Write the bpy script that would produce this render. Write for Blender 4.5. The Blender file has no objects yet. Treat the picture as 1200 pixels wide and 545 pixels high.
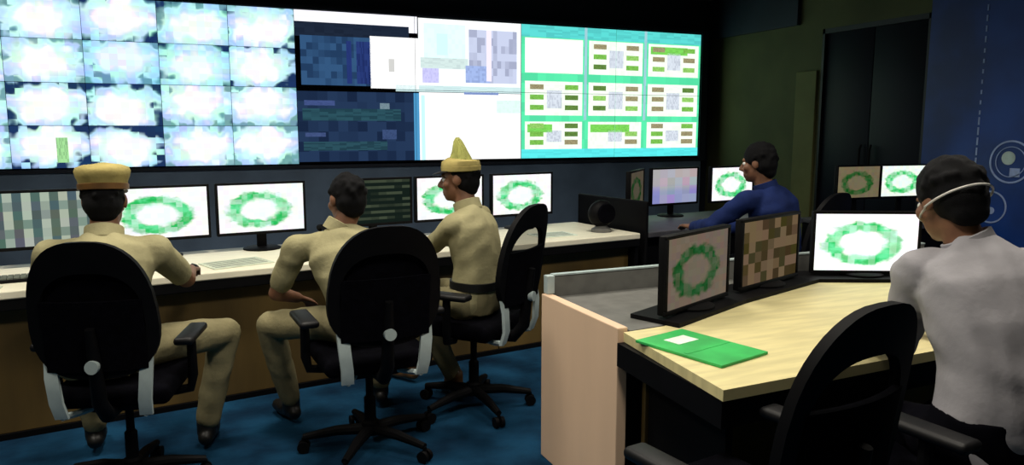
import bpy, bmesh, math, random
import numpy as np
from mathutils import Vector, Matrix, Quaternion

random.seed(7)
S = bpy.context.scene
C = S.collection
R = math.radians

# ------------------------------------------------------------------ camera, world, exposure
cd = bpy.data.cameras.new('camera')
cd.sensor_fit = 'HORIZONTAL'
cd.sensor_width = 36.0
cd.lens = 36.0 * 880.0 / 1200.0
cam = bpy.data.objects.new('camera', cd)
C.objects.link(cam)
cam.location = (0, 0, 1.5)
cam.rotation_euler = (R(90 - 7.8), 0, R(-23.5))
S.camera = cam

W = bpy.data.worlds.new('room_dark')
S.world = W
W.use_nodes = True
W.node_tree.nodes['Background'].inputs[0].default_value = (0.5, 0.6, 0.8, 1)
W.node_tree.nodes['Background'].inputs[1].default_value = 0.0
S.view_settings.view_transform = 'Standard'
S.view_settings.look = 'None'
S.view_settings.gamma = 1
S.view_settings.use_curve_mapping = False
S.view_settings.exposure = 0.0

# ceiling panel lamps: (x, y, watts); their housings are built with the ceiling below
CEIL = 3.1
LAMPS = [(-1.4, 3.5, 26), (0.35, 3.6, 30), (2.3, 3.9, 24), (-1.4, 1.3, 20), (0.7, 1.5, 32), (2.5, 1.9, 18), (4.7, 2.0, 26)]  # the last lamp is an unseen extra, added to brighten the blue wall panel


def area_lamp(x, y, w):
    ld = bpy.data.lights.new('panel_lamp', 'AREA')
    ld.shape = 'SQUARE'
    ld.size = 0.5
    ld.energy = w
    ld.spread = R(155)
    ld.color = (1.0, 0.93, 0.80)
    o = bpy.data.objects.new('panel_lamp', ld)
    C.objects.link(o)
    o.location = (x, y, CEIL - 0.03)
    return o


# ------------------------------------------------------------------ node helpers / materials
def new_mat(name):
    m = bpy.data.materials.new(name)
    m.use_nodes = True
    m.node_tree.nodes.clear()
    return m, m.node_tree.nodes, m.node_tree.links


class NB:
    """tiny expression builder for shader nodes"""
    def __init__(s, m):
        s.n = m.node_tree.nodes
        s.l = m.node_tree.links

    def sock(s, node_in, v):
        if hasattr(v, 'is_output'):
            s.l.new(v, node_in)
        else:
            node_in.default_value = v

    def m(s, op, a, b=0.0, c=0.0):
        n = s.n.new('ShaderNodeMath')
        n.operation = op
        s.sock(n.inputs[0], a)
        s.sock(n.inputs[1], b)
        if op in ('MULTIPLY_ADD', 'COMPARE', 'SMOOTH_MIN'):
            s.sock(n.inputs[2], c)
        return n.outputs[0]

    def rng(s, v, a, b, c=0.0, d=1.0):
        n = s.n.new('ShaderNodeMapRange')
        n.interpolation_type = 'SMOOTHSTEP'
        s.sock(n.inputs[0], v)
        for i, q in enumerate((a, b, c, d)):
            n.inputs[i + 1].default_value = q
        return n.outputs[0]

    def mix(s, f, a, b, mode='MIX'):
        n = s.n.new('ShaderNodeMix')
        n.data_type = 'RGBA'
        n.blend_type = mode
        s.sock(n.inputs[0], f)
        s.sock(n.inputs[6], a)
        s.sock(n.inputs[7], b)
        return n.outputs[2]

    def gen(s):
        t = s.n.new('ShaderNodeTexCoord')
        sp = s.n.new('ShaderNodeSeparateXYZ')
        s.l.new(t.outputs['Generated'], sp.inputs[0])
        return t.outputs['Generated'], sp.outputs[0], sp.outputs[2]

    def noise(s, vec, scale, detail=2.0, w=None):
        n = s.n.new('ShaderNodeTexNoise')
        if w is not None:
            n.noise_dimensions = '4D'
            s.sock(n.inputs['W'], w)
        s.l.new(vec, n.inputs['Vector'])
        n.inputs['Scale'].default_value = scale
        n.inputs['Detail'].default_value = detail
        return n.outputs[0], n.outputs[1]

    def info(s):
        n = s.n.new('ShaderNodeObjectInfo')
        return n.outputs['Color'], n.outputs['Alpha'], n.outputs['Random']

    def emit(s, col, strength):
        e = s.n.new('ShaderNodeEmission')
        s.sock(e.inputs[0], col)
        s.sock(e.inputs[1], strength)
        o = s.n.new('ShaderNodeOutputMaterial')
        s.l.new(e.outputs[0], o.inputs[0])


def surf(name, col, rough=0.6, var=0.15, scale=12.0, bump=0.0, metal=0.0, stretch=(1, 1, 1), col2=None, spec=0.5):
    m, n, l = new_mat(name)
    b = NB(m)
    p = n.new('ShaderNodeBsdfPrincipled')
    t = n.new('ShaderNodeTexCoord')
    mp = n.new('ShaderNodeMapping')
    mp.inputs['Scale'].default_value = stretch
    l.new(t.outputs['Object'], mp.inputs[0])
    f, _ = b.noise(mp.outputs[0], scale, 4)
    c1 = (*[c * (1 - var) for c in col], 1)
    c2 = (*(col2 if col2 else [min(1, c * (1 + var)) for c in col]), 1)
    l.new(b.mix(b.rng(f, 0.3, 0.7), c1, c2), p.inputs['Base Color'])
    p.inputs['Roughness'].default_value = rough
    p.inputs['Metallic'].default_value = metal
    p.inputs['Specular IOR Level'].default_value = spec
    if bump:
        bn = n.new('ShaderNodeBump')
        bn.inputs['Strength'].default_value = bump
        bn.inputs['Distance'].default_value = 0.01
        f2, _ = b.noise(mp.outputs[0], scale * 8, 3)
        l.new(f2, bn.inputs['Height'])
        l.new(bn.outputs[0], p.inputs['Normal'])
    o = n.new('ShaderNodeOutputMaterial')
    l.new(p.outputs[0], o.inputs[0])
    return m


MAT = {}
MAT['carpet'] = surf('blue_carpet', (0.004, 0.030, 0.075), 0.95, 0.45, 3.0, 0.6, col2=(0.008, 0.055, 0.12), spec=0.1)
MAT['ceiling'] = surf('ceiling_paint', (0.06, 0.06, 0.05), 0.9)
MAT['olive'] = surf('olive_wall', (0.085, 0.09, 0.035), 0.85, 0.2, 1.5)
MAT['olive_light'] = surf('olive_trim', (0.15, 0.15, 0.05), 0.8, 0.15, 2)
MAT['navy'] = surf('navy_wall', (0.012, 0.018, 0.035), 0.7, 0.2, 2)
MAT['slate'] = surf('slate_apron', (0.16, 0.235, 0.35), 0.55, 0.2, 2)
MAT['bluepanel'] = surf('blue_panel', (0.008, 0.045, 0.24), 0.45, 0.35, 1.8)
MAT['print'] = surf('white_print', (0.35, 0.45, 0.75), 0.6)
MAT['print2'] = surf('pale_print', (0.5, 0.62, 0.6), 0.6)
MAT['doorglass'] = surf('dark_door', (0.004, 0.005, 0.012), 0.5, 0.3, 1.2, spec=0.2)
MAT['doorframe'] = surf('door_frame', (0.003, 0.003, 0.004), 0.5)
MAT['worktop'] = surf('cream_worktop', (0.90, 0.86, 0.68), 0.5, 0.05, 5, stretch=(1, 8, 1))
MAT['worktop2'] = surf('tan_worktop', (0.68, 0.60, 0.31), 0.5, 0.10, 4, stretch=(1, 6, 1))
MAT['greytop'] = surf('grey_worktop', (0.06, 0.06, 0.07), 0.5)
MAT['cream'] = surf('cream_laminate', (0.82, 0.58, 0.40), 0.55, 0.06, 3, stretch=(1, 1, 0.2))
MAT['wood'] = surf('brown_wood', (0.12, 0.075, 0.018), 0.6, 0.3, 4, 0.1, stretch=(1, 1, 0.15))
MAT['greydeck'] = surf('grey_deck', (0.13, 0.13, 0.12), 0.6)
MAT['lightgrey'] = surf('light_grey_metal', (0.42, 0.50, 0.50), 0.35, 0.1)
MAT['black'] = surf('black_plastic', (0.0022, 0.0022, 0.003), 0.6, 0.2, spec=0.12)
MAT['blackfab'] = surf('black_fabric', (0.0015, 0.0015, 0.003), 0.9, 0.3, 30, 0.3, spec=0.04)
MAT['blackgloss'] = surf('black_gloss', (0.003, 0.003, 0.004), 0.5, 0.2, spec=0.3)
MAT['skin'] = surf('brown_skin', (0.19, 0.085, 0.045), 0.55, 0.12, 20)
MAT['hair'] = surf('black_hair', (0.003, 0.003, 0.004), 0.75, 0.4, 60, 0.5, spec=0.15)
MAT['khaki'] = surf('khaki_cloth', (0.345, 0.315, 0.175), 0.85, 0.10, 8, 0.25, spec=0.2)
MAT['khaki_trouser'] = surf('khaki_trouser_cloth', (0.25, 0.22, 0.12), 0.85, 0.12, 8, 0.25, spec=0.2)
MAT['capcloth'] = surf('mustard_cap_cloth', (0.41, 0.335, 0.12), 0.85, 0.18, 10, 0.2, spec=0.2)
MAT['whiteshirt'] = surf('white_shirt_cloth', (0.33, 0.32, 0.345), 0.8, 0.06, 6, 0.15, spec=0.2)
MAT['blueshirt'] = surf('navy_shirt_cloth', (0.008, 0.02, 0.10), 0.85, 0.15, 8, 0.2, spec=0.2)
MAT['darktrouser'] = surf('dark_trouser_cloth', (0.002, 0.002, 0.004), 0.85, 0.2, 8, spec=0.05)
MAT['leather'] = surf('black_leather', (0.004, 0.004, 0.004), 0.5, 0.2)
MAT['brownleather'] = surf('brown_leather', (0.14, 0.065, 0.015), 0.5, 0.2)
MAT['eyewhite'] = surf('eye_white', (0.7, 0.7, 0.66), 0.3)
MAT['strap'] = surf('white_strap_cloth', (0.62, 0.60, 0.56), 0.7)
MAT['greencard'] = surf('green_card', (0.03, 0.42, 0.09), 0.6, 0.2, 6)
MAT['whitecard'] = surf('white_card', (0.75, 0.85, 0.75), 0.7, 0.1, 20)
MAT['paper'] = surf('pale_paper', (0.62, 0.68, 0.55), 0.8, 0.12, 14)
MAT['keycap'] = surf('grey_keycaps', (0.14, 0.16, 0.13), 0.6, 0.3, 60)
MAT['greenplume'] = surf('yellow_green_plume', (0.36, 0.37, 0.10), 0.8, 0.25, 20)


def mesh_mat():
    m, n, l = new_mat('chair_mesh')
    b = NB(m)
    t = n.new('ShaderNodeBsdfTransparent')
    d = n.new('ShaderNodeBsdfDiffuse')
    tc = n.new('ShaderNodeTexCoord')
    ck = n.new('ShaderNodeTexChecker')
    ck.inputs['Scale'].default_value = 500
    ck.inputs['Color1'].default_value = (0.006, 0.006, 0.008, 1)
    ck.inputs['Color2'].default_value = (0.012, 0.013, 0.014, 1)
    l.new(tc.outputs['Object'], ck.inputs[0])
    l.new(ck.outputs[0], d.inputs[0])
    mx = n.new('ShaderNodeMixShader')
    mx.inputs[0].default_value = 0.55
    l.new(t.outputs[0], mx.inputs[1])
    l.new(d.outputs[0], mx.inputs[2])
    o = n.new('ShaderNodeOutputMaterial')
    l.new(mx.outputs[0], o.inputs[0])
    return m


MAT['mesh'] = mesh_mat()


def lamp_mat():
    m, n, l = new_mat('lamp_diffuser')
    b = NB(m)
    g, x, z = b.gen()
    f, _ = b.noise(g, 4)
    b.emit(b.mix(f, (1, 0.92, 0.8, 1), (1, 0.95, 0.86, 1)), 2.0)
    return m


MAT['diffuser'] = lamp_mat()


def cell_noise(b, g, nx, nz, w):
    """coarse blocky colour, as a compressed video picture has"""
    mp = b.n.new('ShaderNodeMapping')
    mp.inputs['Scale'].default_value = (nx, 1, nz)
    b.l.new(g, mp.inputs[0])
    sn = b.n.new('ShaderNodeVectorMath')
    sn.operation = 'FLOOR'
    b.l.new(mp.outputs[0], sn.inputs[0])
    wn = b.n.new('ShaderNodeTexWhiteNoise')
    wn.noise_dimensions = '4D'
    b.l.new(sn.outputs[0], wn.inputs['Vector'])
    b.sock(wn.inputs['W'], w)
    return wn.outputs['Value'], wn.outputs['Color']


def scr_ring():
    """map on white: an oval green ring broken into patches"""
    m, n, l = new_mat('screen_ring_map')
    b = NB(m)
    g, x, z = b.gen()
    tint, al, rnd = b.info()
    u = b.m('DIVIDE', b.m('SUBTRACT', x, 0.47), 0.42)
    v = b.m('DIVIDE', b.m('SUBTRACT', z, 0.47), 0.42)
    r = b.m('SQRT', b.m('ADD', b.m('MULTIPLY', u, u), b.m('MULTIPLY', v, v)))
    nz, _ = b.noise(g, 9, 2, rnd)
    r2 = b.m('ADD', r, b.m('MULTIPLY', b.m('SUBTRACT', nz, 0.5), 0.45))
    d = b.m('ABSOLUTE', b.m('SUBTRACT', r2, 0.72))
    ring = b.rng(d, 0.10, 0.27, 1.0, 0.0)
    cv, cc = cell_noise(b, g, 15, 10, rnd)
    ring = b.m('MULTIPLY', ring, b.rng(cv, 0.0, 0.8, 0.6, 1.0))
    bg = b.mix(0.16, (1.0, 1.0, 1.0, 1), cc)
    gr = b.mix(b.rng(nz, 0.35, 0.65), (0.015, 0.46, 0.09, 1), (0.12, 0.72, 0.30, 1))
    col = b.mix(ring, bg, gr)
    inner = b.rng(r, 0.3, 0.6, 1.0, 0.0)
    col = b.mix(b.m('MULTIPLY', inner, 0.35), col, (0.8, 1.0, 0.95, 1))
    col = b.mix(1.0, col, tint, 'MULTIPLY')
    b.emit(col, 1.12)
    return m


def scr_list():
    m, n, l = new_mat('screen_dark_list')
    b = NB(m)
    g, x, z = b.gen()
    tint, al, rnd = b.info()
    s = b.m('FRACT', b.m('MULTIPLY', z, 7.0))
    row = b.m('GREATER_THAN', s, 0.55)
    cv, cc = cell_noise(b, g, 9, 7, rnd)
    k = b.m('MULTIPLY', row, b.rng(cv, 0.1, 0.6))
    col = b.mix(k, (0.007, 0.013, 0.010, 1), (0.05, 0.065, 0.04, 1))
    col = b.mix(1.0, col, tint, 'MULTIPLY')
    b.emit(col, 1.0)
    return m


def scr_bars():
    """upright pale columns on grey-green"""
    m, n, l = new_mat('screen_upright_columns')
    b = NB(m)
    g, x, z = b.gen()
    tint, al, rnd = b.info()
    s = b.m('FRACT', b.m('MULTIPLY', x, 6.0))
    bar = b.m('GREATER_THAN', s, 0.5)
    cv, cc = cell_noise(b, g, 12, 6, rnd)
    col = b.mix(b.m('MULTIPLY', bar, b.rng(cv, 0.0, 0.6, 0.35, 1.0)), (0.085, 0.13, 0.125, 1), (0.46, 0.55, 0.44, 1))
    col = b.mix(0.05, col, cc)
    col = b.mix(1.0, col, tint, 'MULTIPLY')
    b.emit(col, 0.85)
    return m


def scr_plan():
    """blocks of a floor plan"""
    m, n, l = new_mat('screen_block_plan')
    b = NB(m)
    g, x, z = b.gen()
    tint, al, rnd = b.info()
    cv, cc = cell_noise(b, g, 9, 6, 3.1)
    col = b.mix(b.rng(cv, 0.35, 0.75), (0.30, 0.26, 0.13, 1), (0.95, 0.85, 0.72, 1))
    col = b.mix(0.10, col, cc)
    col = b.mix(1.0, col, tint, 'MULTIPLY')
    b.emit(col, 1.0)
    return m


def scr_lilac():
    m, n, l = new_mat('screen_lilac_page')
    b = NB(m)
    g, x, z = b.gen()
    tint, al, rnd = b.info()
    cv, cc = cell_noise(b, g, 6, 4, 1.3)
    col = b.mix(b.rng(z, 0.3, 0.6), (0.30, 0.32, 0.62, 1), (0.52, 0.47, 0.52, 1))
    col = b.mix(0.14, col, cc)
    col = b.mix(1.0, col, tint, 'MULTIPLY')
    b.emit(col, 0.85)
    return m


def scr_camera():
    """over-bright camera picture: white centre, pale blue and green blocks, dark corners"""
    m, n, l = new_mat('video_camera_picture')
    b = NB(m)
    g, x, z = b.gen()
    tint, al, rnd = b.info()
    w = b.m('MULTIPLY', rnd, 37.0)
    cx = b.m('ADD', 0.42, b.m('MULTIPLY', b.m('FRACT', b.m('MULTIPLY', rnd, 7.3)), 0.16))
    cz = b.m('ADD', 0.40, b.m('MULTIPLY', b.m('FRACT', b.m('MULTIPLY', rnd, 13.7)), 0.2))
    u = b.m('DIVIDE', b.m('SUBTRACT', x, cx), 0.5)
    v = b.m('DIVIDE', b.m('SUBTRACT', z, cz), 0.5)
    r = b.m('SQRT', b.m('ADD', b.m('MULTIPLY', u, u), b.m('MULTIPLY', v, v)))
    mp = b.n.new('ShaderNodeMapping')
    mp.inputs['Scale'].default_value = (1.6, 1, 1)
    b.l.new(g, mp.inputs[0])
    nz, nc = b.noise(mp.outputs[0], 2.6, 1.5, w)
    cv, cc = cell_noise(b, g, 9, 7, rnd)
    r = b.m('ADD', r, b.m('MULTIPLY', b.m('SUBTRACT', nz, 0.5), 1.9))
    r = b.m('ADD', r, b.m('MULTIPLY', b.m('SUBTRACT', cv, 0.5), 0.30))
    pale = b.mix(b.rng(nz, 0.35, 0.65), (0.40, 0.62, 1.0, 1), (0.62, 1.0, 0.86, 1))
    col = b.mix(b.rng(r, 0.45, 0.95), (1.0, 1.0, 1.0, 1), pale)
    col = b.mix(b.rng(r, 1.08, 1.32), col, (0.16, 0.36, 0.40, 1))
    col = b.mix(b.rng(b.m('ADD', r, b.m('SUBTRACT', al, 0.5)), 1.36, 1.66), col, (0.012, 0.035, 0.11, 1))
    col = b.mix(0.22, col, b.mix(1.0, col, cc, 'MULTIPLY'))
    col = b.mix(1.0, col, tint, 'MULTIPLY')
    b.emit(col, 1.22)
    return m


def scr_flat():
    """plain video field tinted by the object colour, with faint compression blocks"""
    m, n, l = new_mat('video_plain_field')
    b = NB(m)
    g, x, z = b.gen()
    tint, al, rnd = b.info()
    cv, cc = cell_noise(b, g, 12, 7, rnd)
    k = b.mix(b.m('MULTIPLY', al, b.rng(cv, 0.3, 0.9)), (1, 1, 1, 1), (0.35, 0.35, 0.42, 1))
    b.emit(b.mix(1.0, tint, k, 'MULTIPLY'), 1.15)
    return m


SC = dict(ring=scr_ring(), list=scr_list(), bars=scr_bars(), plan=scr_plan(), lilac=scr_lilac(), cam=scr_camera(), flat=scr_flat())


# ------------------------------------------------------------------ object helpers
def link(name, me, mat=None, parent=None):
    o = bpy.data.objects.new(name, me)
    C.objects.link(o)
    if mat is not None:
        me.materials.clear()
        me.materials.append(MAT[mat] if isinstance(mat, str) else mat)
    if parent is not None:
        o.parent = parent
    return o


def empty(name, loc=(0, 0, 0), az=0.0):
    o = bpy.data.objects.new(name, None)
    C.objects.link(o)
    o.location = loc
    o.rotation_euler = (0, 0, R(-az))
    o.empty_display_size = 0.1
    return o


def tag(o, label, cat, group=None):
    o['label'] = label
    o['category'] = cat
    if group:
        o['group'] = group
    return o


def structure(o, label=None):
    o['kind'] = 'structure'
    if label:
        o['label'] = label
    return o


class MB:
    def __init__(s):
        s.bm = bmesh.new()

    def box(s, lo, hi, bev=0.0, rot=None, seg=2):
        lo, hi = Vector(lo), Vector(hi)
        c = (lo + hi) / 2
        d = hi - lo
        t = bmesh.new()
        bmesh.ops.create_cube(t, size=1.0)
        bmesh.ops.scale(t, vec=d, verts=t.verts)
        if bev:
            bmesh.ops.bevel(t, geom=list(t.edges), offset=min(bev, min(d) * 0.49), segments=seg, affect='EDGES', profile=0.5)
        if rot is not None:
            bmesh.ops.rotate(t, verts=t.verts, cent=(0, 0, 0), matrix=rot)
        bmesh.ops.translate(t, verts=t.verts, vec=c)
        s.merge(t)
        return s

    def merge(s, t):
        me = bpy.data.meshes.new('tmp')
        t.to_mesh(me)
        t.free()
        s.bm.from_mesh(me)
        bpy.data.meshes.remove(me)

    def tube(s, pts, r, seg=10, caps=True):
        pts = [Vector(p) for p in pts]
        rs = r if isinstance(r, (list, tuple)) else [r] * len(pts)
        rings = []
        up = Vector((0, 0, 1))
        prev = None
        for i, p in enumerate(pts):
            d = (pts[min(i + 1, len(pts) - 1)] - pts[max(i - 1, 0)]).normalized()
            if prev is None:
                a = d.cross(up)
                if a.length < 1e-3:
                    a = d.cross(Vector((1, 0, 0)))
            else:
                a = prev - d * prev.dot(d)
            a.normalize()
            prev = a
            bb = d.cross(a)
            rings.append([s.bm.verts.new(p + (a * math.cos(t) + bb * math.sin(t)) * rs[i]) for t in [2 * math.pi * k / seg for k in range(seg)]])
        for q in range(len(rings) - 1):
            for k in range(seg):
                s.bm.faces.new((rings[q][k], rings[q][(k + 1) % seg], rings[q + 1][(k + 1) % seg], rings[q + 1][k]))
        if caps:
            s.bm.faces.new(rings[0][::-1])
            s.bm.faces.new(rings[-1])
        return s

    def lathe(s, prof, seg=20, c=(0, 0, 0), axis='Z'):
        c = Vector(c)
        rings = []
        for (r, h) in prof:
            ring = []
            for k in range(seg):
                t = 2 * math.pi * k / seg
                v = Vector((r * math.cos(t), r * math.sin(t), h))
                if axis == 'Y':
                    v = Vector((v.x, v.z, v.y))
                elif axis == 'X':
                    v = Vector((v.z, v.x, v.y))
                ring.append(s.bm.verts.new(c + v))
            rings.append(ring)
        for q in range(len(rings) - 1):
            for k in range(seg):
                s.bm.faces.new((rings[q][k], rings[q][(k + 1) % seg], rings[q + 1][(k + 1) % seg], rings[q + 1][k]))
        s.bm.faces.new(rings[0][::-1])
        s.bm.faces.new(rings[-1])
        return s

    def sphere(s, c, r3, rot=None, u=14, v=10):
        t = bmesh.new()
        bmesh.ops.create_uvsphere(t, u_segments=u, v_segments=v, radius=1.0)
        r3 = (r3,) * 3 if not isinstance(r3, (list, tuple)) else r3
        bmesh.ops.scale(t, vec=Vector(r3), verts=t.verts)
        if rot is not None:
            bmesh.ops.rotate(t, verts=t.verts, cent=(0, 0, 0), matrix=rot)
        bmesh.ops.translate(t, verts=t.verts, vec=Vector(c))
        s.merge(t)
        return s

    def cone(s, a, b, ra, rb):
        """capsule that tapers"""
        a, b = Vector(a), Vector(b)
        s.sphere(a, ra, u=12, v=8)
        s.sphere(b, rb, u=12, v=8)
        s.tube([a, b], [ra * 0.995, rb * 0.995], 14)
        return s

    def prism(s, pts, z0, z1):
        bot = [s.bm.verts.new((x, y, z0)) for x, y in pts]
        top = [s.bm.verts.new((x, y, z1)) for x, y in pts]
        n = len(pts)
        s.bm.faces.new(bot[::-1])
        s.bm.faces.new(top)
        for k in range(n):
            s.bm.faces.new((bot[k], bot[(k + 1) % n], top[(k + 1) % n], top[k]))
        return s

    def loft(s, rings):
        vs = [[s.bm.verts.new(p) for p in r] for r in rings]
        n = len(vs[0])
        for q in range(len(vs) - 1):
            for k in range(n):
                s.bm.faces.new((vs[q][k], vs[q][(k + 1) % n], vs[q + 1][(k + 1) % n], vs[q + 1][k]))
        s.bm.faces.new(vs[0][::-1])
        s.bm.faces.new(vs[-1])
        return s

    def mesh(s, name, smooth=None):
        bmesh.ops.recalc_face_normals(s.bm, faces=s.bm.faces)
        me = bpy.data.meshes.new(name)
        s.bm.to_mesh(me)
        s.bm.free()
        if smooth is not None:
            me.polygons.foreach_set('use_smooth', [True] * len(me.polygons))
            if smooth > 0:
                me.set_sharp_from_angle(angle=R(smooth))
        return me

    def build(s, name, mat, parent=None, smooth=35):
        return link(name, s.mesh(name, smooth), mat, parent)


def copy_tree(o, parent=None):
    c = o.copy()
    C.objects.link(c)
    if parent is not None:
        c.parent = parent
    for ch in list(o.children):
        copy_tree(ch, c)
    return c


# ------------------------------------------------------------------ setting
X0, X1, Y0, Y1 = -3.4, 6.2, -1.6, 7.95
structure(MB().box((X0, Y0, -0.1), (X1, Y1, 0)).build('floor', 'carpet', smooth=None), 'dark blue carpet floor')
ceil = structure(MB().box((X0, Y0, CEIL), (X1, Y1, CEIL + 0.1)).build('ceiling', 'ceiling', smooth=None))
structure(MB().box((X0 - 0.1, Y1, 0), (X1 + 0.1, Y1 + 0.1, CEIL)).build('wall_back', 'navy', smooth=None))
structure(MB().box((X0 - 0.1, Y0 - 0.1, 0), (X0, Y1, CEIL)).build('wall_left', 'olive', smooth=None))
structure(MB().box((X0, Y0 - 0.1, 0), (X1 + 0.1, Y0, CEIL)).build('wall_front', 'olive', smooth=None))
# right wall with the doorway cut out (y 4.84 .. 6.10, up to z 2.54)
wr = MB()
wr.box((X1, Y0, 0), (X1 + 0.1, 4.84, CEIL))
wr.box((X1, 6.10, 0), (X1 + 0.1, Y1, CEIL))
wr.box((X1, 4.84, 2.54), (X1 + 0.1, 6.10, CEIL))
structure(wr.build('wall_right', 'olive', smooth=None), 'dim olive side wall right of the video wall')
structure(MB().box((X1 - 0.03, 6.13, 0), (X1, 6.42, 2.12), 0.006).build('trim_1', 'olive_light', smooth=None), 'paler olive upright panel beside the dark door')
structure(MB().box((X1 - 0.05, 6.42, 2.62), (X1, Y1, CEIL), 0.006).build('trim_2', 'navy', smooth=None))
d1 = structure(empty('door_1', (X1 + 0.05, 5.47, 0)), 'dark double door in the right wall')
for s in (-1, 1):
    lf = MB().box((-0.02, min(0.004 * s, 0.60 * s), 0.01), (0.02, max(0.004 * s, 0.60 * s), 2.49), 0.004).build('door_leaf', 'doorglass', d1)
    MB().tube([(-0.05, 0.06 * s, 0.9), (-0.07, 0.06 * s, 0.95), (-0.07, 0.06 * s, 1.3), (-0.05, 0.06 * s, 1.35)], 0.012).build('handle', 'black', lf)
df = MB()
df.box((-0.05, -0.63, 0), (0.05, -0.60, 2.54))
df.box((-0.05, 0.60, 0), (0.05, 0.63, 2.54))
df.box((-0.05, -0.63, 2.49), (0.05, 0.63, 2.54))
df.build('door_frame', 'doorframe', d1)
structure(MB().box((X1 - 0.015, 6.42, 0), (X1, 7.9, 0.09)).build('baseboard_right', 'navy', smooth=None))
# vestibule behind the door, so that the wall does not open onto nothing
structure(MB().box((X1 + 0.1, 4.7, 0), (X1 + 0.14, 6.25, 2.7)).build('wall_vestibule', 'navy', smooth=None))

# ceiling lamps
LAMP_SPOT = ['the left end of the front desk', 'the khaki-uniformed men', 'the black divider', 'the open carpet at the left', 'the space behind the empty chair', 'the man in white', 'the floor, added to light the blue wall panel']
for i, (x, y, w) in enumerate(LAMPS):
    t = tag(empty('ceiling_panel_light', (x, y, CEIL - 0.06)), 'square recessed ceiling panel light above ' + LAMP_SPOT[i], 'ceiling light', 'ceiling panel lights')
    f = MB()
    for s in (-1, 1):
        f.box((-0.31, min(s * 0.31, s * 0.275), 0.0), (0.31, max(s * 0.31, s * 0.275), 0.06))
        f.box((min(s * 0.31, s * 0.275), -0.275, 0.0), (max(s * 0.31, s * 0.275), 0.275, 0.06))
    f.build('frame', 'lightgrey', t)
    MB().box((-0.275, -0.275, 0.045), (0.275, 0.275, 0.059)).build('diffuser', 'diffuser', t)
    area_lamp(x, y, w).parent = t
    t.children[-1].location = (0, 0, 0.03)
for ob in C.objects:
    if ob.type == 'LIGHT':
        ob.location = (0, 0, 0.03)

# blue graphic panel on the right wall
gp = tag(empty('wall_graphic_panel', (X1, 3.2, 0)), 'deep blue wall panel printed with circles and a dotted line', 'wall panel')
MB().box((-0.04, -2.6, 0.02), (-0.002, 1.615, 3.08)).build('panel_board', 'bluepanel', gp, None)
dl = MB()
zz = 0.35
while zz < 3.05:
    h = 0.035 + 0.03 * ((int(zz * 37) % 3) / 2)
    dl.box((-0.046, 1.095 - 0.006, zz), (-0.0401, 1.095 + 0.006, zz + h))
    zz += 0.085
dl.build('dotted_line', 'print', gp, None)['label'] = 'white vertical dotted line'


def ring_print(name, y, z, r, w, mat='print', seg=40):
    b = MB()
    rings = []
    for (rr, xx) in ((r - w, -0.0401), (r - w, -0.046), (r, -0.046), (r, -0.0401)):
        rings.append([b.bm.verts.new((xx, y + rr * math.cos(2 * math.pi * k / seg), z + rr * math.sin(2 * math.pi * k / seg))) for k in range(seg)])
    for q in range(4):
        for k in range(seg):
            b.bm.faces.new((rings[q][k], rings[q][(k + 1) % seg], rings[(q + 1) % 4][(k + 1) % seg], rings[(q + 1) % 4][k]))
    return b.build(name, mat, gp, None)


ring_print('printed_circle', 0.80, 1.24, 0.175, 0.014)
ring_print('printed_circle', 0.80, 1.24, 0.125, 0.006)
ring_print('printed_circle', 0.935, 0.86, 0.135, 0.012)
ring_print('printed_circle', 0.10, 0.95, 0.20, 0.014)
ring_print('printed_circle', 0.10, 0.95, 0.15, 0.006)
MB().lathe([(0.055, -0.046), (0.055, -0.0401)], 24, (0, 0.82, 1.27), 'X').build('printed_dot', 'print2', gp, None)
MB().box((-0.046, 0.72, 1.12), (-0.0401, 0.80, 1.19)).build('printed_mark', 'print', gp, None)
MB().lathe([(0.03, -0.046), (0.03, -0.0401)], 20, (0, 0.93, 0.83), 'X').build('printed_dot', 'print', gp, None)
MB().lathe([(0.06, -0.046), (0.06, -0.0401)], 24, (0, 0.10, 0.97), 'X').build('printed_dot', 'print2', gp, None)

# ------------------------------------------------------------------ video wall
VY = 7.74
CW, CH, VZ = 1.2125, 0.75, 1.16
vw = tag(empty('video_wall', (1.65, VY, 0)), 'large bright video wall of camera pictures and green status grids', 'video wall')
OX = 1.65
MB().box((-2.66 - OX, 0.0, 0), (5.95 - OX, 0.2, VZ - 0.012), 0.004).build('apron', 'slate', vw, None)['label'] = 'slate grey apron below the screens'
fr = MB()
fr.box((-2.66 - OX, -0.02, VZ - 0.045), (5.99 - OX, 0.02, VZ - 0.012))
fr.box((5.905 - OX, -0.02, VZ - 0.012), (6.0 - OX, 0.2, VZ + 2 * CH + 0.04))
fr.box((-2.66 - OX, -0.02, VZ + 2 * CH + 0.006), (5.905 - OX, 0.2, VZ + 2 * CH + 0.04))
fr.build('frame', 'navy', vw, None)
panels = {}
for r in range(2):
    for c in range(7):
        x = 1.05 + (c - 3) * CW
        p = MB().box((0, 0, 0), (CW - 0.004, 0.19, CH - 0.004), 0.003).build('display_panel', 'black', vw, None)
        p.location = (x + 0.002 - OX, 0.0, VZ + r * CH + 0.002)
        panels[(r, c)] = p


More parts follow.
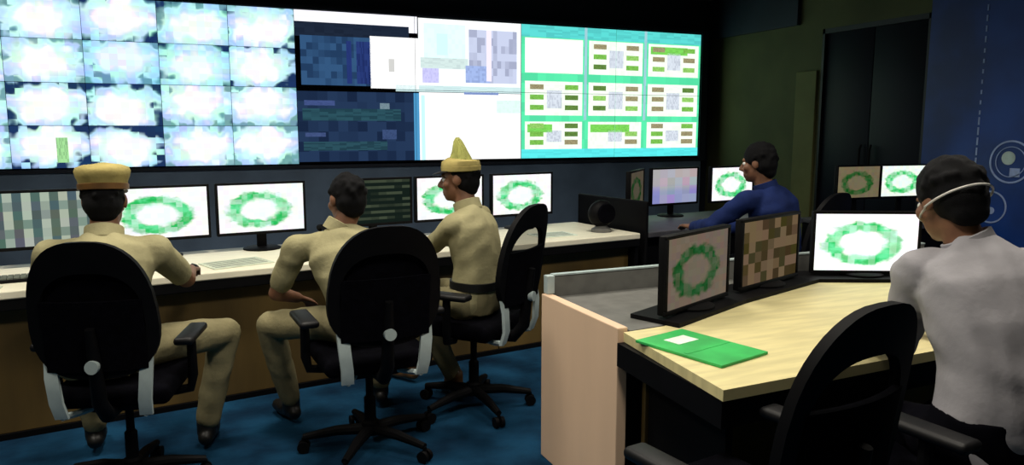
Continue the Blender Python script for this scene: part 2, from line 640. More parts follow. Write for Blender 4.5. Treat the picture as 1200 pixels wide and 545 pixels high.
def window(x0, x1, z0, z1, kind, tint=(1, 1, 1), al=0.0, layer=0, name='video_window'):
    """a rectangle of picture in wall coordinates (x in metres, z in metres above the lower screen edge), cut at the panel joints"""
    for (r, c), p in panels.items():
        px0 = 1.05 + (c - 3) * CW + 0.002
        px1 = px0 + CW - 0.004
        pz0 = r * CH + 0.002
        pz1 = pz0 + CH - 0.004
        a0, a1, b0, b1 = max(x0, px0), min(x1, px1), max(z0, pz0), min(z1, pz1)
        if a1 - a0 < 0.01 or b1 - b0 < 0.008:
            continue
        y = -0.004 - 0.0015 * layer
        o = MB().box((-(a1 - a0) / 2, 0, -(b1 - b0) / 2), ((a1 - a0) / 2, 0.001, (b1 - b0) / 2)).build(name, SC[kind], p, None)
        o.location = ((a0 + a1) / 2 - px0, y, (b0 + b1) / 2 - pz0)
        o.color = (*tint, al)


# camera pictures, four rows, on the left panels
TW, TH = CW / 2, CH / 2
dark = {(1, 3): 0.75, (0, 2): 0.9, (0, 3): 0.95, (3, 3): 0.7, (2, 5): 0.85, (3, 4): 0.55, (3, 5): 0.7, (1, 2): 0.85, (3, 2): 0.6, (2, 4): 0.6, (0, 4): 0.45}
tints = {(1, 3): (0.97, 1, 1), (3, 4): (0.9, 1, 0.97), (2, 3): (0.78, 0.90, 1.05), (2, 4): (0.85, 1.0, 0.98), (3, 5): (1, 1, 1)}
for r in range(4):
    for c in range(6):
        x0 = 1.05 - (6 - c) * TW
        window(x0 + 0.002, x0 + TW - 0.002, r * TH + 0.002, (r + 1) * TH - 0.002, 'cam', tints.get((r, c), (1, 1, 1)), dark.get((r, c), 0.2), name='camera_picture')
window(-1.03, -0.94, 0.05, 0.27, 'flat', (0.35, 0.70, 0.30), 0.5, 1)
# centre: dark tables, white pages
NAVY = (0.016, 0.045, 0.085)
window(1.05, 2.29, 1.33, 1.50, 'flat', (0.92, 0.92, 0.98), 0.1)
window(1.05, 2.20, 1.25, 1.39, 'flat', (0.012, 0.02, 0.04), 0.3, 1)
window(1.10, 1.80, 0.78, 1.26, 'flat', (0.03, 0.085, 0.19), 0.8, 2)
window(1.55, 1.60, 0.80, 1.22, 'flat', (0.018, 0.035, 0.16), 0.2, 3)
window(1.65, 1.79, 0.80, 1.22, 'flat', (0.02, 0.04, 0.17), 0.6, 3)
window(1.79, 2.30, 0.76, 1.28, 'flat', (1, 1, 1), 0.0, 2)
window(1.98, 2.04, 0.93, 1.06, 'flat', (0.6, 0.6, 0.58), 0.0, 3)
window(1.05, 2.24, 0.02, 0.72, 'flat', (0.016, 0.035, 0.085), 0.75)
window(1.10, 2.10, 0.43, 0.55, 'flat', (0.022, 0.075, 0.10), 0.6, 1)
window(1.10, 1.95, 0.13, 0.22, 'flat', (0.022, 0.07, 0.095), 0.6, 1)
window(1.12, 1.42, 0.58, 0.63, 'flat', (0.05, 0.08, 0.22), 0.3, 1)
window(1.88, 1.98, 0.55, 0.61, 'flat', (0.16, 0.24, 0.28), 0.3, 1)
window(1.12, 1.32, 0.27, 0.31, 'flat', (0.05, 0.08, 0.2), 0.3, 1)
window(1.90, 2.05, 0.24, 0.34, 'flat', (0.04, 0.07, 0.17), 0.3, 1)
window(2.24, 2.30, 0.02, 0.72, 'flat', (0.07, 0.30, 0.55), 0.1)
# upper centre page: pale cyan with lilac blocks
window(2.30, 3.47, 0.76, 1.49, 'flat', (0.95, 1.0, 1.0), 0.1)
window(2.36, 2.82, 1.09, 1.44, 'flat', (0.76, 1.0, 0.98), 0.1, 1)
window(2.50, 2.62, 1.12, 1.34, 'flat', (0.62, 0.98, 1.0), 0.0, 2)
window(2.32, 2.85, 0.98, 1.09, 'flat', (0.62, 0.76, 0.74), 0.2, 1)
window(2.34, 2.52, 0.83, 0.98, 'flat', (0.58, 0.57, 0.92), 0.2, 1)
window(2.86, 3.42, 0.84, 1.40, 'flat', (0.55, 0.60, 0.78), 0.55, 1)
window(2.82, 3.10, 0.84, 1.02, 'flat', (0.35, 0.46, 0.78), 0.3, 2)
window(3.06, 3.12, 0.86, 1.40, 'flat', (0.86, 0.80, 0.97), 0.0, 3)
window(2.05, 3.47, 0.735, 0.80, 'flat', (0.60, 0.80, 0.80), 0.2, 2)
window(2.80, 3.20, 0.715, 0.742, 'flat', (0.20, 0.28, 0.55), 0.2, 2)
# lower centre white page
window(2.30, 3.47, 0.02, 0.73, 'flat', (1.0, 1.0, 1.0), 0.0)
window(3.18, 3.47, 0.52, 0.66, 'flat', (0.72, 1.0, 0.86), 0.1, 1)
window(2.32, 2.36, 0.02, 0.70, 'flat', (0.55, 0.95, 1.0), 0.0, 1)
# green status grid, three by three
gx0, gx1 = 3.47, 5.89
gw = (gx1 - gx0) / 3
window(gx0, gx1, 0.02, 1.49, 'flat', (0.10, 0.80, 0.40), 0.25)
window(gx0, gx1, 1.36, 1.49, 'flat', (0.10, 0.66, 0.62), 0.3, 1)
window(gx0, gx1, 0.02, 0.12, 'flat', (0.10, 0.80, 0.80), 0.2, 1)
rng = random.Random(3)
for j, (z0, z1) in enumerate(((0.12, 0.43), (0.50, 0.88), (0.97, 1.35))):
    for i in range(3):
        a = gx0 + i * gw + 0.05
        b_ = gx0 + (i + 1) * gw - 0.03
        window(a, b_, z0, z1, 'flat', (0.90, 1.0, 0.86), 0.12, 2, 'status_panel')
        if (i, j) == (0, 2):
            window(a, b_, z0 + 0.02, z1 - 0.02, 'flat', (1, 1, 1), 0.0, 3)
            continue
        h = z1 - z0
        if (i, j) in ((1, 0), (2, 2), (0, 0)):
            window(a + 0.03, a + (0.34 if i == 0 else 0.56), z1 - 0.12, z1 - 0.03, 'flat', (0.20, 0.66, 0.10), 0.3, 3)
        for sx in (0.06, 0.50):
            for k in range(3):
                if (i, j) == (1, 0) and (k == 2 or sx < 0.1):
                    continue
                zc = z0 + h * (0.16 + 0.30 * k)
                col = rng.choice([(0.12, 0.24, 0.05), (0.20, 0.52, 0.08), (0.30, 0.62, 0.14), (0.34, 0.30, 0.16)])
                window(a + sx, a + sx + 0.17, zc, zc + 0.055, 'flat', col, 0.4, 4)
        window(a + 0.27, a + 0.46, z0 + 0.08, z1 - 0.10, 'flat', (0.66, 0.72, 0.80), 0.35, 3)
for i in (1, 2):
    window(gx0 + i * gw - 0.01, gx0 + i * gw + 0.025, 0.45, 1.49, 'flat', (0.35, 0.62, 0.68), 0.3, 3)


# ------------------------------------------------------------------ front console desk
FA = R(7.5)                      # the desk runs at a slight angle to the video wall
U = Vector((math.cos(FA), math.sin(FA), 0))
N = Vector((-math.sin(FA), math.cos(FA), 0))
FO = Vector((0, 4.205, 0))       # point on the front edge


def fd(s, t, z=0.0):
    return FO + U * s + N * t + Vector((0, 0, z))


desk = tag(empty('console_desk', fd(0, 0), 0), 'long cream-topped console desk facing the video wall', 'desk')
desk.rotation_euler.z = FA
MB().box((-2.6, 0, 0.71), (3.05, 0.82, 0.75), 0.006).build('worktop', 'worktop', desk, None)
MB().box((-2.6, 0.004, 0.655), (3.05, 0.03, 0.71), 0.004).build('edge_rail', 'black', desk, None)
for k in range(5):
    s0 = -2.58 + k * 1.124
    MB().box((s0, 0.10, 0.03), (s0 + 1.116, 0.122, 0.655), 0.003).build('front_panel', 'wood', desk, None)
MB().box((-2.58, 0.085, 0.0), (3.05, 0.125, 0.03)).build('plinth', 'black', desk, None)
MB().box((-2.6, 0.78, 0.0), (3.05, 0.82, 0.71)).build('back_panel', 'black', desk, None)
for s in (-2.60, 3.02):
    MB().box((s, 0.02, 0.0), (s + 0.03, 0.78, 0.71)).build('end_panel', 'black', desk, None)

desk2 = tag(empty('console_desk', fd(3.1, 0), 0), 'dim grey-topped console desk beyond the black divider', 'desk')
desk2.rotation_euler.z = FA
MB().box((0.03, 0, 0.71), (1.75, 0.85, 0.75), 0.006).build('worktop', 'greytop', desk2, None)
for k in range(2):
    MB().box((0.05 + k * 0.85, 0.10, 0.03), (0.89 + k * 0.85, 0.122, 0.71), 0.003).build('front_panel', 'black', desk2, None)
MB().box((0.03, 0.81, 0.0), (1.75, 0.85, 0.71)).build('back_panel', 'black', desk2, None)
for s in (0.03, 1.72):
    MB().box((s, 0.13, 0.0), (s + 0.03, 0.80, 0.71)).build('end_panel', 'black', desk2, None)
MB().box((0.0, 0.0, 0.0), (0.028, 0.85, 0.98), 0.01).build('divider', 'black', desk2, None)['label'] = 'black upright divider'

# side desk by the right wall
desk3 = tag(empty('console_desk', (5.60, 4.52, 0), 4), 'black side desk with two monitors near the dark door', 'desk')
MB().box((-0.72, -0.30, 0.70), (0.52, 0.42, 0.74), 0.006).build('worktop', 'greytop', desk3, None)
MB().box((-0.70, -0.27, 0.02), (0.50, -0.25, 0.70), 0.003).build('front_panel', 'black', desk3, None)
for s in (-0.70, 0.48):
    MB().box((s, -0.24, 0.0), (s + 0.02, 0.40, 0.70)).build('end_panel', 'black', desk3, None)

# ------------------------------------------------------------------ near console
nd = tag(empty('operator_console', (1.45, 1.68, 0), 0), 'nearest operator console with tan worktop and tall cream end panel', 'desk')


def rel(pts):
    return [(x - 1.45, y - 1.68) for x, y in pts]


top = [(1.40, 1.68), (2.2, 1.705), (3.9, 1.76), (3.9, 2.70), (3.36, 2.74), (2.86, 2.80), (2.20, 2.58), (1.66, 2.35), (1.47, 2.335)]
MB().prism(rel(top), 0.715, 0.75).build('worktop', 'worktop2', nd, None)
MB().prism(rel([(1.405, 1.69), (2.2, 1.715), (3.9, 1.77), (3.9, 1.80), (2.2, 1.745), (1.44, 1.72), (1.475, 2.33), (1.44, 2.33)]), 0.625, 0.714).build('fascia', 'black', nd, None)
deck = [(1.505, 2.345), (1.655, 2.36), (2.195, 2.59), (2.858, 2.81), (3.365, 2.75), (3.9, 2.71), (3.9, 2.98), (1.505, 2.98)]
MB().prism(rel(deck), 0.71, 0.75).build('rear_deck', 'greydeck', nd, None)
MB().box((0.0, 0.665, 0.0), (0.045, 1.32, 0.765), 0.004).build('end_panel', 'cream', nd, None)['label'] = 'tall cream laminate end panel'
MB().box((0.055, 1.305, 0.0), (2.45, 1.33, 0.845), 0.003).build('rear_screen', 'greydeck', nd, None)
MB().box((0.05, 1.302, 0.845), (2.45, 1.333, 0.852)).build('screen_trim', 'lightgrey', nd, None)
MB().box((0.012, 1.285, 0.766), (0.05, 1.325, 0.85), 0.004).build('corner_post', 'lightgrey', nd, None)
MB().box((0.10, 0.62, 0.02), (2.45, 0.645, 0.70), 0.003).build('modesty_panel', 'wood', nd, None)
MB().box((0.10, 0.16, 0.0), (0.13, 0.60, 0.575), 0.003).build('support_panel', 'black', nd, None)
MB().box((2.40, 0.10, 0.0), (2.44, 0.60, 0.70), 0.003).build('support_panel', 'black', nd, None)
rail = [(1.695, 2.30), (2.21, 2.525), (2.85, 2.74), (3.33, 2.52), (3.44, 2.70), (2.87, 3.0 - 0.03), (2.13, 2.745), (1.61, 2.51)]
MB().prism(rel(rail), 0.7505, 0.768).build('monitor_shelf', 'black', nd, None)


# ------------------------------------------------------------------ monitors
def make_monitor():
    t = empty('monitor')
    w, h = 0.545, 0.325
    z0 = 0.10
    b = MB()
    b.box((-w / 2, 0.012, z0), (w / 2, 0.042, z0 + h), 0.006)
    e = 0.014
    b.box((-w / 2, 0, z0), (w / 2, 0.014, z0 + e + 0.004), 0.002)
    b.box((-w / 2, 0, z0 + h - e), (w / 2, 0.014, z0 + h), 0.002)
    b.box((-w / 2, 0, z0 + e + 0.004), (-w / 2 + e, 0.014, z0 + h - e), 0.002)
    b.box((w / 2 - e, 0, z0 + e + 0.004), (w / 2, 0.014, z0 + h - e), 0.002)
    b.build('casing', 'black', t)
    s = MB().box((-w / 2 + e, 0.008, z0 + e + 0.004), (w / 2 - e, 0.011, z0 + h - e)).build('screen', SC['ring'], t, None)
    s.material_slots[0].link = 'OBJECT'
    MB().box((-0.03, 0.045, 0.015), (0.03, 0.07, z0 + 0.2), 0.008).build('stand_neck', 'black', t)
    MB().lathe([(0.115, 0.0), (0.115, 0.008), (0.10, 0.014), (0.035, 0.018)], 28, (0, 0.055, 0)).build('stand_base', 'black', t)
    return t


mon0 = make_monitor()
mused = [False]


def monitor(loc, az, kind, label, tint=(1, 1, 1), sc=1.0, group=None):
    t = mon0 if not mused[0] else copy_tree(mon0)
    mused[0] = True
    t.location = loc
    t.rotation_euler = (0, 0, R(-az))
    t.scale = (sc, sc, sc)
    for ch in t.children:
        if ch.name.startswith('screen'):
            ch.material_slots[0].link = 'OBJECT'
            ch.material_slots[0].material = SC[kind]
            ch.color = (*tint, 1)
    tag(t, label, 'monitor', group)
    return t


G1 = 'monitors along the front desk'
fa = -7.5


def fmon(s, t, kind, label, az=0.0, tint=(1, 1, 1), sc=1.0):
    return monitor(fd(s, t, 0.751), fa + az, kind, label, tint, sc, G1)


fmon(-1.20, 0.64, 'bars', 'leftmost monitor of the front desk cut by the photo edge', 0, (0.55, 0.75, 0.9))
fmon(-0.61, 0.64, 'bars', 'monitor with dim upright grey-green columns left of the man in the mustard cap', 0)
fmon(-0.06, 0.64, 'ring', 'monitor with green ring map just right of the mustard cap', 0)
fmon(0.52, 0.64, 'ring', 'monitor with green ring map between the capped man and the bareheaded khaki man')
fmon(1.27, 0.66, 'list', 'dark monitor with faint list rows right of the bareheaded khaki man')
fmon(1.84, 0.66, 'ring', 'white monitor behind the head of the man with the crested cap', 0, (1, 1, 1))
fmon(2.45, 0.66, 'ring', 'bright green ring map monitor just right of the crested-cap man', 0)
fmon(3.46, 0.52, 'ring', 'narrow dim brown monitor turned sideways beside the black divider', -38, (0.075, 0.062, 0.042))
fmon(4.02, 0.68, 'lilac', 'monitor with lilac-grey page in front of the seated man in navy')
fmon(4.66, 0.62, 'ring', 'small-looking bright ring map monitor against the navy-shirted man')
G2 = 'monitors on the nearest console'


def nmon(a, b, kind, label, tint, sc=1.0, zz=0.801):
    """stand a monitor between two plan points, screen towards the operator side"""
    a, b = Vector((*a, 0)), Vector((*b, 0))
    d = (b - a).normalized()
    n = Vector((-d.y, d.x, 0))
    c = (a + b) / 2 - n * 0.012 * sc
    az = -math.degrees(math.atan2(d.y, d.x))
    t = monitor((c.x, c.y, zz), az, kind, label, tint, sc, G2)
    for ch in t.children:
        if ch.name.startswith(('screen', 'casing')):
            ch.location.z = -0.092      # these stands are set low
    return t


nmon((1.68, 2.385), (2.16, 2.60), 'ring', 'dim brown ring map monitor nearest the cream end panel', (0.15, 0.115, 0.085), 0.97, 0.769)
nmon((2.20, 2.615), (2.83, 2.84), 'plan', 'dim brown monitor showing small blocks, middle one of the nearest console', (0.15, 0.115, 0.075), 1.0, 0.769)
nmon((2.88, 2.84), (3.37, 2.60), 'ring', 'largest bright green ring map monitor beside the man in white', (1.15, 1.15, 1.15), 0.98, 0.769)
G3 = 'monitors on the side desk'
side = []
side.append(monitor((5.28, 4.70, 0.741), 2, 'ring', 'dim brown ring map monitor on the side desk', (0.16, 0.13, 0.075), 0.9, G3))
side.append(monitor((5.77, 4.66, 0.741), 8, 'ring', 'bright monitor on the side desk by the blue wall panel', (0.9, 1, 0.9), 0.9, G3))
for t in side:
    for ch in t.children:
        if ch.name.startswith(('screen', 'casing')):
            ch.location.z = 0.085       # these stands are raised


# ------------------------------------------------------------------ chairs
def outline(w, h, n=40, p=2.8):
    pts = []
    for k in range(n):
        t = 2 * math.pi * k / n
        c, s = math.cos(t), math.sin(t)
        x = (abs(c) ** (2 / p)) * (1 if c >= 0 else -1)
        y = (abs(s) ** (2 / p)) * (1 if s >= 0 else -1)
        ww = w * (1.0 - 0.10 * y - 0.06 * y * y)
        pts.append((x * ww, y * h))
    return pts


def make_chair():
    t = empty('office_chair')
    for k in range(5):
        a = 2 * math.pi * k / 5 + 0.3
        d = Vector((math.cos(a), math.sin(a), 0))
        MB().tube([d * 0.02 + Vector((0, 0, 0.105)), d * 0.16 + Vector((0, 0, 0.10)), d * 0.31 + Vector((0, 0, 0.075))], [0.028, 0.024, 0.016], 10).build('base_leg', 'black', t)
        cb = MB()
        q = Vector((-d.y, d.x, 0))
        for s in (-1, 1):
            c = d * 0.31 + q * 0.016 * s + Vector((0, 0, 0.029))
            cb.tube([c - q * 0.009, c + q * 0.009], 0.028, 16)
        cb.tube([d * 0.31 + Vector((0, 0, 0.03)), d * 0.31 + Vector((0, 0, 0.075))], 0.009, 8)
        cb.build('caster', 'black', t)
    MB().lathe([(0.045, 0.08), (0.042, 0.14), (0.028, 0.15), (0.027, 0.26), (0.018, 0.27), (0.018, 0.42)], 20).build('gas_column', 'black', t)
    MB().box((-0.11, -0.14, 0.40), (0.11, 0.12, 0.445), 0.012).build('tilt_mechanism', 'black', t)
    MB().box((-0.245, -0.22, 0.442), (0.245, 0.25, 0.525), 0.035, seg=4).build('seat', 'blackfab', t)
    # back: bent frame ring, mesh, lumbar, spine
    cz, h, w = 0.86, 0.27, 0.245

    def bp(x, y, off=0.0):
        yy = -0.265 - (y + 0.27) * 0.16 + 0.35 * x * x - 0.22 * (y - 0.0) ** 2 + off
        return Vector((x, yy, cz + y))
    ol = outline(w, h)
    fr = MB()
    rings = []
    for (sc, off) in ((1.0, 0.012), (1.0, -0.016), (0.84, -0.016), (0.84, 0.012)):
        rings.append([fr.bm.verts.new(bp(x * (sc if sc == 1 else 0.80), (y if sc == 1 else (y * 0.55 if y > 0 else y * 0.85)), off)) for x, y in ol])
    n = len(ol)
    for q in range(4):
        for k in range(n):
            fr.bm.faces.new((rings[q][k], rings[q][(k + 1) % n], rings[(q + 1) % 4][(k + 1) % n], rings[(q + 1) % 4][k]))
    fr.build('back_frame', 'black', t)
    ms = MB()
    grid = [[ms.bm.verts.new(bp(x * f, y * f, 0.004)) for x, y in ol] for f in (0.86, 0.6, 0.3)]
    ctr = ms.bm.verts.new(bp(0, 0, 0.004))
    for q in range(2):
        for k in range(n):
            ms.bm.faces.new((grid[q][k], grid[q][(k + 1) % n], grid[q + 1][(k + 1) % n], grid[q + 1][k]))
    for k in range(n):
        ms.bm.faces.new((grid[2][k], grid[2][(k + 1) % n], ctr))
    ms.build('back_mesh', 'mesh', t)
    lb = MB()
    rows = []
    for j in range(7):
        y = -0.235 + 0.275 * j / 6
        rows.append([bp(-0.195 + 0.39 * i / 10, y, -0.02 - 0.012 * math.sin(math.pi * i / 10)) for i in range(11)])
    v1 = [[lb.bm.verts.new(p) for p in r] for r in rows]
    v2 = [[lb.bm.verts.new(p + Vector((0, 0.02, 0))) for p in r] for r in rows]
    for j in range(6):
        for i in range(10):
            lb.bm.faces.new((v1[j][i], v1[j][i + 1], v1[j + 1][i + 1], v1[j + 1][i]))
            lb.bm.faces.new((v2[j][i], v2[j + 1][i], v2[j + 1][i + 1], v2[j][i + 1]))
    for j in range(6):
        lb.bm.faces.new((v1[j][0], v1[j + 1][0], v2[j + 1][0], v2[j][0]))
        lb.bm.faces.new((v1[j][10], v2[j][10], v2[j + 1][10], v1[j + 1][10]))
    for i in range(10):
        lb.bm.faces.new((v1[0][i], v2[0][i], v2[0][i + 1], v1[0][i + 1]))
        lb.bm.faces.new((v1[6][i], v1[6][i + 1], v2[6][i + 1], v2[6][i]))
    lb.build('lumbar_pad', 'blackfab', t)
    MB().tube([(0, -0.10, 0.42), (0, -0.24, 0.43), (0, -0.30, 0.50), (0, -0.32, 0.66), (0, -0.345, 0.80)], [0.03, 0.032, 0.03, 0.026, 0.018], 12).build('back_spine', 'black', t)
    kb = MB().lathe([(0.026, -0.012), (0.026, 0.012), (0.014, 0.018)], 18, (0.0, -0.345, 0.655), 'Y').build('back_knob', 'lightgrey', t)
    kb['label'] = 'small light grey knob'
    for s in (-1, 1):
        b = MB()
        prof = [(-0.268, 0.69, 0.185), (-0.285, 0.60, 0.182), (-0.285, 0.50, 0.172), (-0.26, 0.43, 0.165)]
        rr = []
        for (yy, zz, xx) in prof:
            rr.append([(s * xx - 0.026, yy - 0.008, zz), (s * xx + 0.026, yy - 0.008, zz), (s * xx + 0.026, yy + 0.008, zz), (s * xx - 0.026, yy + 0.008, zz)])
        b.loft(rr)
        b.tube([(s * 0.165, -0.262, 0.436), (s * 0.14, -0.20, 0.425), (s * 0.10, -0.13, 0.42)], 0.014, 8)
        b.build('back_bracket', 'lightgrey', t)['label'] = 'light grey back bracket'
    for s in (-1, 1):
        a = MB().tube([(s * 0.20, 0.0, 0.43), (s * 0.275, 0.0, 0.44), (s * 0.29, -0.01, 0.50), (s * 0.29, -0.01, 0.665)], [0.02, 0.02, 0.022, 0.02], 10).build('arm_post', 'black', t)
        MB().box((s * 0.29 - 0.042, -0.14, 0.662), (s * 0.29 + 0.042, 0.13, 0.695), 0.015, seg=3).build('arm_pad', 'blackgloss', a)
    return t


ch0 = make_chair()
cused = [False]


def chair(x, y, az, label, zs=1.0, solid=False, xs=1.0):
    t = ch0 if not cused[0] else copy_tree(ch0)
    cused[0] = True
    t.location = (x, y, 0)
    t.rotation_euler = (0, 0, R(-az))
    t.scale = (xs, 1, zs)
    for ch in t.children:
        if solid and ch.name.startswith('back_mesh'):
            ch.name = 'back_upholstery'
            ch.data = ch.data.copy()
            ch.data.materials[0] = MAT['blackfab']
    tag(t, label, 'chair', 'black office chairs')
    return t


chair(1.305, 1.49, -9, 'empty black mesh-backed office chair at the nearest console', 1.0, False, 0.9)
chair(-0.265, 3.37, 14, 'black office chair under the khaki man in the mustard cap', 0.98, True, 0.90)
chair(0.74, 3.38, -3, 'black office chair under the bareheaded khaki man', 0.98, True)
chair(1.375, 3.68, -40, 'black mesh office chair turned sideways under the crested-cap man')
chair(2.12, 1.38, -4, 'black office chair under the man in the white shirt')
chair(3.44, 3.64, -18, 'black office chair under the man in navy')


# ------------------------------------------------------------------ people
def remesh(mb, voxel, smooth, name, fold=0.0, seed=0):
    me = mb.mesh('src')
    o = bpy.data.objects.new('src', me)
    C.objects.link(o)
    m = o.modifiers.new('r', 'REMESH')
    m.mode = 'VOXEL'
    m.voxel_size = voxel
    m.use_smooth_shade = True
    s = o.modifiers.new('s', 'SMOOTH')
    s.factor = 0.5
    s.iterations = smooth
    dg = bpy.context.evaluated_depsgraph_get()
    out = bpy.data.meshes.new_from_object(o.evaluated_get(dg))
    out.name = name
    bpy.data.objects.remove(o)
    bpy.data.meshes.remove(me)
    nv = len(out.vertices)
    if fold and nv:
        co = np.empty(nv * 3, dtype=np.float32)
        out.vertices.foreach_get('co', co)
        co = co.reshape(-1, 3)
        no = np.empty(nv * 3, dtype=np.float32)
        out.vertex_normals.foreach_get('vector', no)
        no = no.reshape(-1, 3)
        rs = np.random.RandomState(seed)
        f = np.zeros(nv)
        for k in range(6):
            d = rs.normal(size=3)
            d /= np.linalg.norm(d)
            fr_ = 18 + 22 * rs.rand()
            f += np.sin(co @ d * fr_ * 2 + 2.0 * np.sin(co @ rs.normal(size=3) * 9) + rs.rand() * 6)
        co += no * (fold * f / 3.0)[:, None]
        out.vertices.foreach_set('co', co.ravel())
        out.update()
    out.polygons.foreach_set('use_smooth', [True] * len(out.polygons))
    return out


def V(*a):
    return Vector(a)


TORSO = [(-0.10, .165, .125), (0.0, .175, .130), (0.2, .165, .125), (0.4, .160, .118), (0.6, .178, .122), (0.78, .192, .120), (0.90, .165, .098), (0.98, .09, .075), (1.03, .062, .062)]


def torso(mb, pel, mid, neck, rp, rs, k, t0=-0.1, t1=1.03):
    """loft from the pelvis over the mid back to the neck; rp / rs: right vectors of pelvis and shoulders"""
    rings = []
    for (t, w, d) in TORSO:
        if t < t0 - 1e-6 or t > t1 + 1e-6:
            continue
        tt = max(0, min(1, t))
        c = pel * (1 - tt) ** 2 + mid * 2 * tt * (1 - tt) + neck * tt * tt
        if t < 0:
            c = pel + (pel - mid).normalized() * (-t) * 0.5
        if t > 1:
            c = neck + (neck - mid).normalized() * (t - 1) * 0.5
        tg = ((mid - pel) * (1 - tt) + (neck - mid) * tt).normalized()
        r = (rp * (1 - tt) + rs * tt).normalized()
        r = (r - tg * r.dot(tg)).normalized()
        f = tg.cross(r)
        rings.append([c + r * (w * k * math.copysign(abs(math.cos(a)) ** 0.8, math.cos(a))) + f * (d * k * math.copysign(abs(math.sin(a)) ** 0.8, math.sin(a))) for a in [2 * math.pi * i / 24 for i in range(24)]])
    mb.loft(rings)


def hand(mb, wr, d, nrm, side, curl=0.5):
    """palm, four unequal bent fingers and a thumb from the side of the palm; nrm = back of the hand"""
    d = d.normalized()
    nrm = (nrm - d * nrm.dot(d)).normalized()
    lat = d.cross(nrm) * side          # towards the thumb
    for k, o in enumerate((-0.027, -0.009, 0.009, 0.027)):
        mb.cone(wr + lat * o * 0.6, wr + d * 0.085 + lat * o, 0.015, 0.0115)
    for o, L in ((0.028, .070), (0.0095, .080), (-0.0095, .074), (-0.028, .058)):
        p = wr + d * 0.085 + lat * o
        a = curl * 0.5
        for q, (fl, rr) in enumerate(((.45, .0092), (.32, .0084), (.23, .0076))):
            dd = d * math.cos(a) - nrm * math.sin(a)
            p2 = p + dd * L * fl
            mb.cone(p, p2, rr, rr * 0.92)
            p = p2
            a += curl * 0.75
    p = wr + d * 0.028 + lat * 0.03
    t1 = p + (d * 0.65 + lat * 0.7 - nrm * 0.25).normalized() * 0.042
    t2 = t1 + (d * 0.95 + lat * 0.15 - nrm * 0.3).normalized() * 0.032
    mb.cone(p, t1, 0.0125, 0.0105)
    mb.cone(t1, t2, 0.0100, 0.0085)


def head_mat(c, az, pitch, roll=0.0):
    return Matrix.Translation(c) @ Matrix.Rotation(R(-az), 4, 'Z') @ Matrix.Rotation(R(pitch), 4, 'X') @ Matrix.Rotation(R(roll), 4, 'Y')


